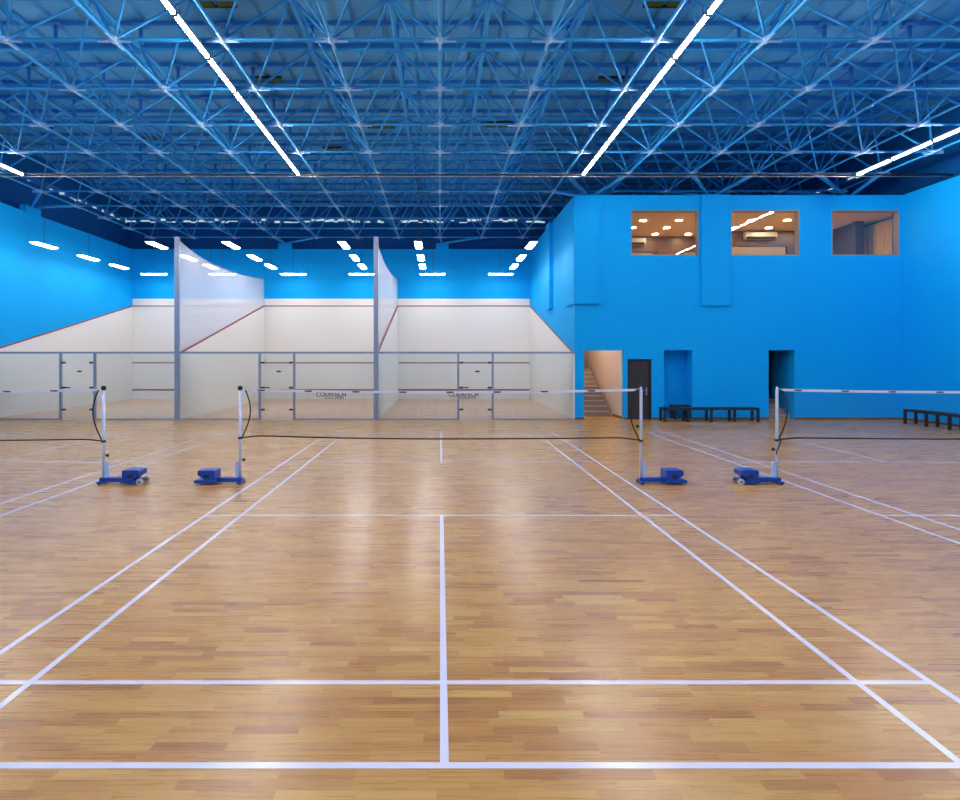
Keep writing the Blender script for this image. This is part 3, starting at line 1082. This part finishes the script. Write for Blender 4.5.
def badminton_net(xa, xb, label, rightcurve=0.10, leftcurve=0.09, zl=0.73, zr=0.69, rise=0.07, sag=0.055):
    xc = (xa+xb)/2
    t = empty('badminton_net', (xc, NETY, 0), label=label, cat='net', group='badminton nets')
    hw = (xb-xa)/2
    tw = hw-0.085      # tape ends short of the post
    def zt(x):
        return 1.526-0.040*(1-(x/hw)**2)
    def zbm(x):
        u = abs(x)/hw
        ze = zl if x < 0 else zr
        m_ = (zl+zr)/2+sag
        return m_+(ze+0.035-m_)*u*u+rise*(min(1, u/0.88)**2.0-1)*0.7-(0.035*max(0, (u-0.9)/0.1)**1.3)
    n = 40
    xs = [-tw+2*tw*k/n for k in range(n+1)]
    # top tape
    b = MB()
    for k in range(n):
        x0, x1 = xs[k], xs[k+1]
        for y_, sg in ((-0.003, 1), (0.003, -1)):
            q = [(x0, y_, zt(x0)-0.038), (x1, y_, zt(x1)-0.038), (x1, y_, zt(x1)), (x0, y_, zt(x0))]
            b.face(q if sg > 0 else q[::-1])
        b.face([(x0, -0.003, zt(x0)), (x1, -0.003, zt(x1)), (x1, 0.003, zt(x1)), (x0, 0.003, zt(x0))])
        b.face([(x0, 0.003, zt(x0)-0.038), (x1, 0.003, zt(x1)-0.038), (x1, -0.003, zt(x1)-0.038), (x0, -0.003, zt(x0)-0.038)])
    tp_ = b.build('top_tape', M['tape'], t)
    k = -int(tw/0.76)
    while k*0.76 < tw:
        x = k*0.76+0.15
        if abs(x) < tw-0.1:
            m_ = MB()
            z = zt(x)-0.019
            m_.prism([(x-0.07, z), (x-0.045, z+0.011), (x+0.045, z+0.011), (x+0.07, z), (x+0.045, z-0.011), (x-0.045, z-0.011)], -0.0055, -0.003, 'Y')
            m_.build('tape_logo', M['fit'], tp_)
        k += 1
    # ties to the posts
    b = MB()
    for s_ in (-1, 1):
        b.tube([(s_*tw, 0, zt(tw)-0.02), (s_*(hw-0.02), 0, 1.535)], 0.004, 6)
    b.build('tie_cord', M['tape'], t)
    # bottom cord
    b = MB()
    n2 = 60
    pts = [(-hw+0.025+(2*hw-0.05)*k/n2,) for k in range(n2+1)]
    b.tube([(p[0], 0, zbm(p[0])) for p in pts], 0.012, 6)
    b.build('bottom_cord', M['cord'], t)
    # side cords bow inwards
    for s_, cv in ((-1, leftcurve), (1, rightcurve)):
        b = MB()
        P = []
        for k in range(15):
            u = k/14
            z = 1.50-u*(1.50-(zl if s_ < 0 else zr)-0.01)
            off = tw-(tw-hw+0.03)*u*u-cv*1.15*math.sin(math.pi*u)*(1-0.25*u)+0.0
            P.append((s_*off, 0, z))
        b.tube(P, 0.011, 6)
        b.build('side_cord', M['cord'], t)
    # netting: fine square mesh of real twine
    b = MB()
    g = 0.022
    hwn = hw-0.17
    nx = int(2*hwn/g)
    e = 0.0006
    for i in range(nx+1):
        x = -hwn+2*hwn*i/nx
        z0, z1 = zbm(x), zt(x)-0.037
        b.face([(x-e, 0, z0), (x+e, 0, z0), (x+e, 0, z1), (x-e, 0, z1)])
    nz_ = 33
    for j in range(1, nz_):
        for k in range(24):
            x0, x1 = -hwn+2*hwn*k/24, -hwn+2*hwn*(k+1)/24
            def zz(x):
                return zbm(x)+(zt(x)-0.037-zbm(x))*j/nz_
            b.face([(x0, 0, zz(x0)-e), (x1, 0, zz(x1)-e), (x1, 0, zz(x1)+e), (x0, 0, zz(x0)+e)])
    b.build('netting', M['mesh'], t)
    return t
badminton_net(-3.22, 3.24, 'badminton net across the middle court, white tape and black bottom cord')
badminton_net(-11.88, -5.42, 'badminton net of the left court, running out of the left edge', zl=0.68, zr=0.68, rise=0.0, sag=0.005)
rn_ = badminton_net(5.43, 11.89, 'badminton net of the right court, running out of the right edge', zl=0.70, zr=0.70, rise=0.01, sag=0.02)
# loose cord tail on the right court's post
b = MB()
b.tube([(-3.20, -0.03, 0.74), (-3.19, -0.034, 0.68), (-3.215, -0.036, 0.60), (-3.25, -0.034, 0.52), (-3.255, -0.034, 0.47)], 0.009, 6)
b.build('cord_tail', M['cord'], rn_)

# ------------------------------------------------------------------ benches
def bench(loc, rz, length, pairs, label, depth=0.40, hgt=0.45):
    t = empty('bench', loc, rz, label=label, cat='bench')
    b = MB()
    n = 4
    for k in range(n):
        y0 = k*depth/n+0.006
        b.box(0, length, y0, y0+depth/n-0.012, hgt-0.03, hgt)
    b.build('seat_slats', M['bench'], t)
    B('seat_frame', M['bench'], t, (0.0, length, 0.0, 0.03, hgt-0.075, hgt-0.03), (0.0, length, depth-0.03, depth, hgt-0.075, hgt-0.03))
    for k in range(pairs):
        x = 0.0+(length-0.075)*k/(pairs-1)
        for yy in (0.0, depth-0.05):
            B('leg', M['bench'], t, (x, x+0.075, yy, yy+0.055, 0, hgt-0.03))
    return t
bench((7.06, 18.92, 0), 0, 3.02, 5, 'long dark bench against the blue block wall right of the dark door')
bench((14.30, 18.52, 0), -math.pi/2, 3.3, 5, 'dark bench beside the blue right wall, cut by the right edge', depth=0.38)
st = bench((7.72, 19.80, 0), 0, 0.54, 2, 'small dark stool inside the blue recess behind the long bench', depth=0.36, hgt=0.46)
st.name = 'stool'
st['category'] = 'stool'
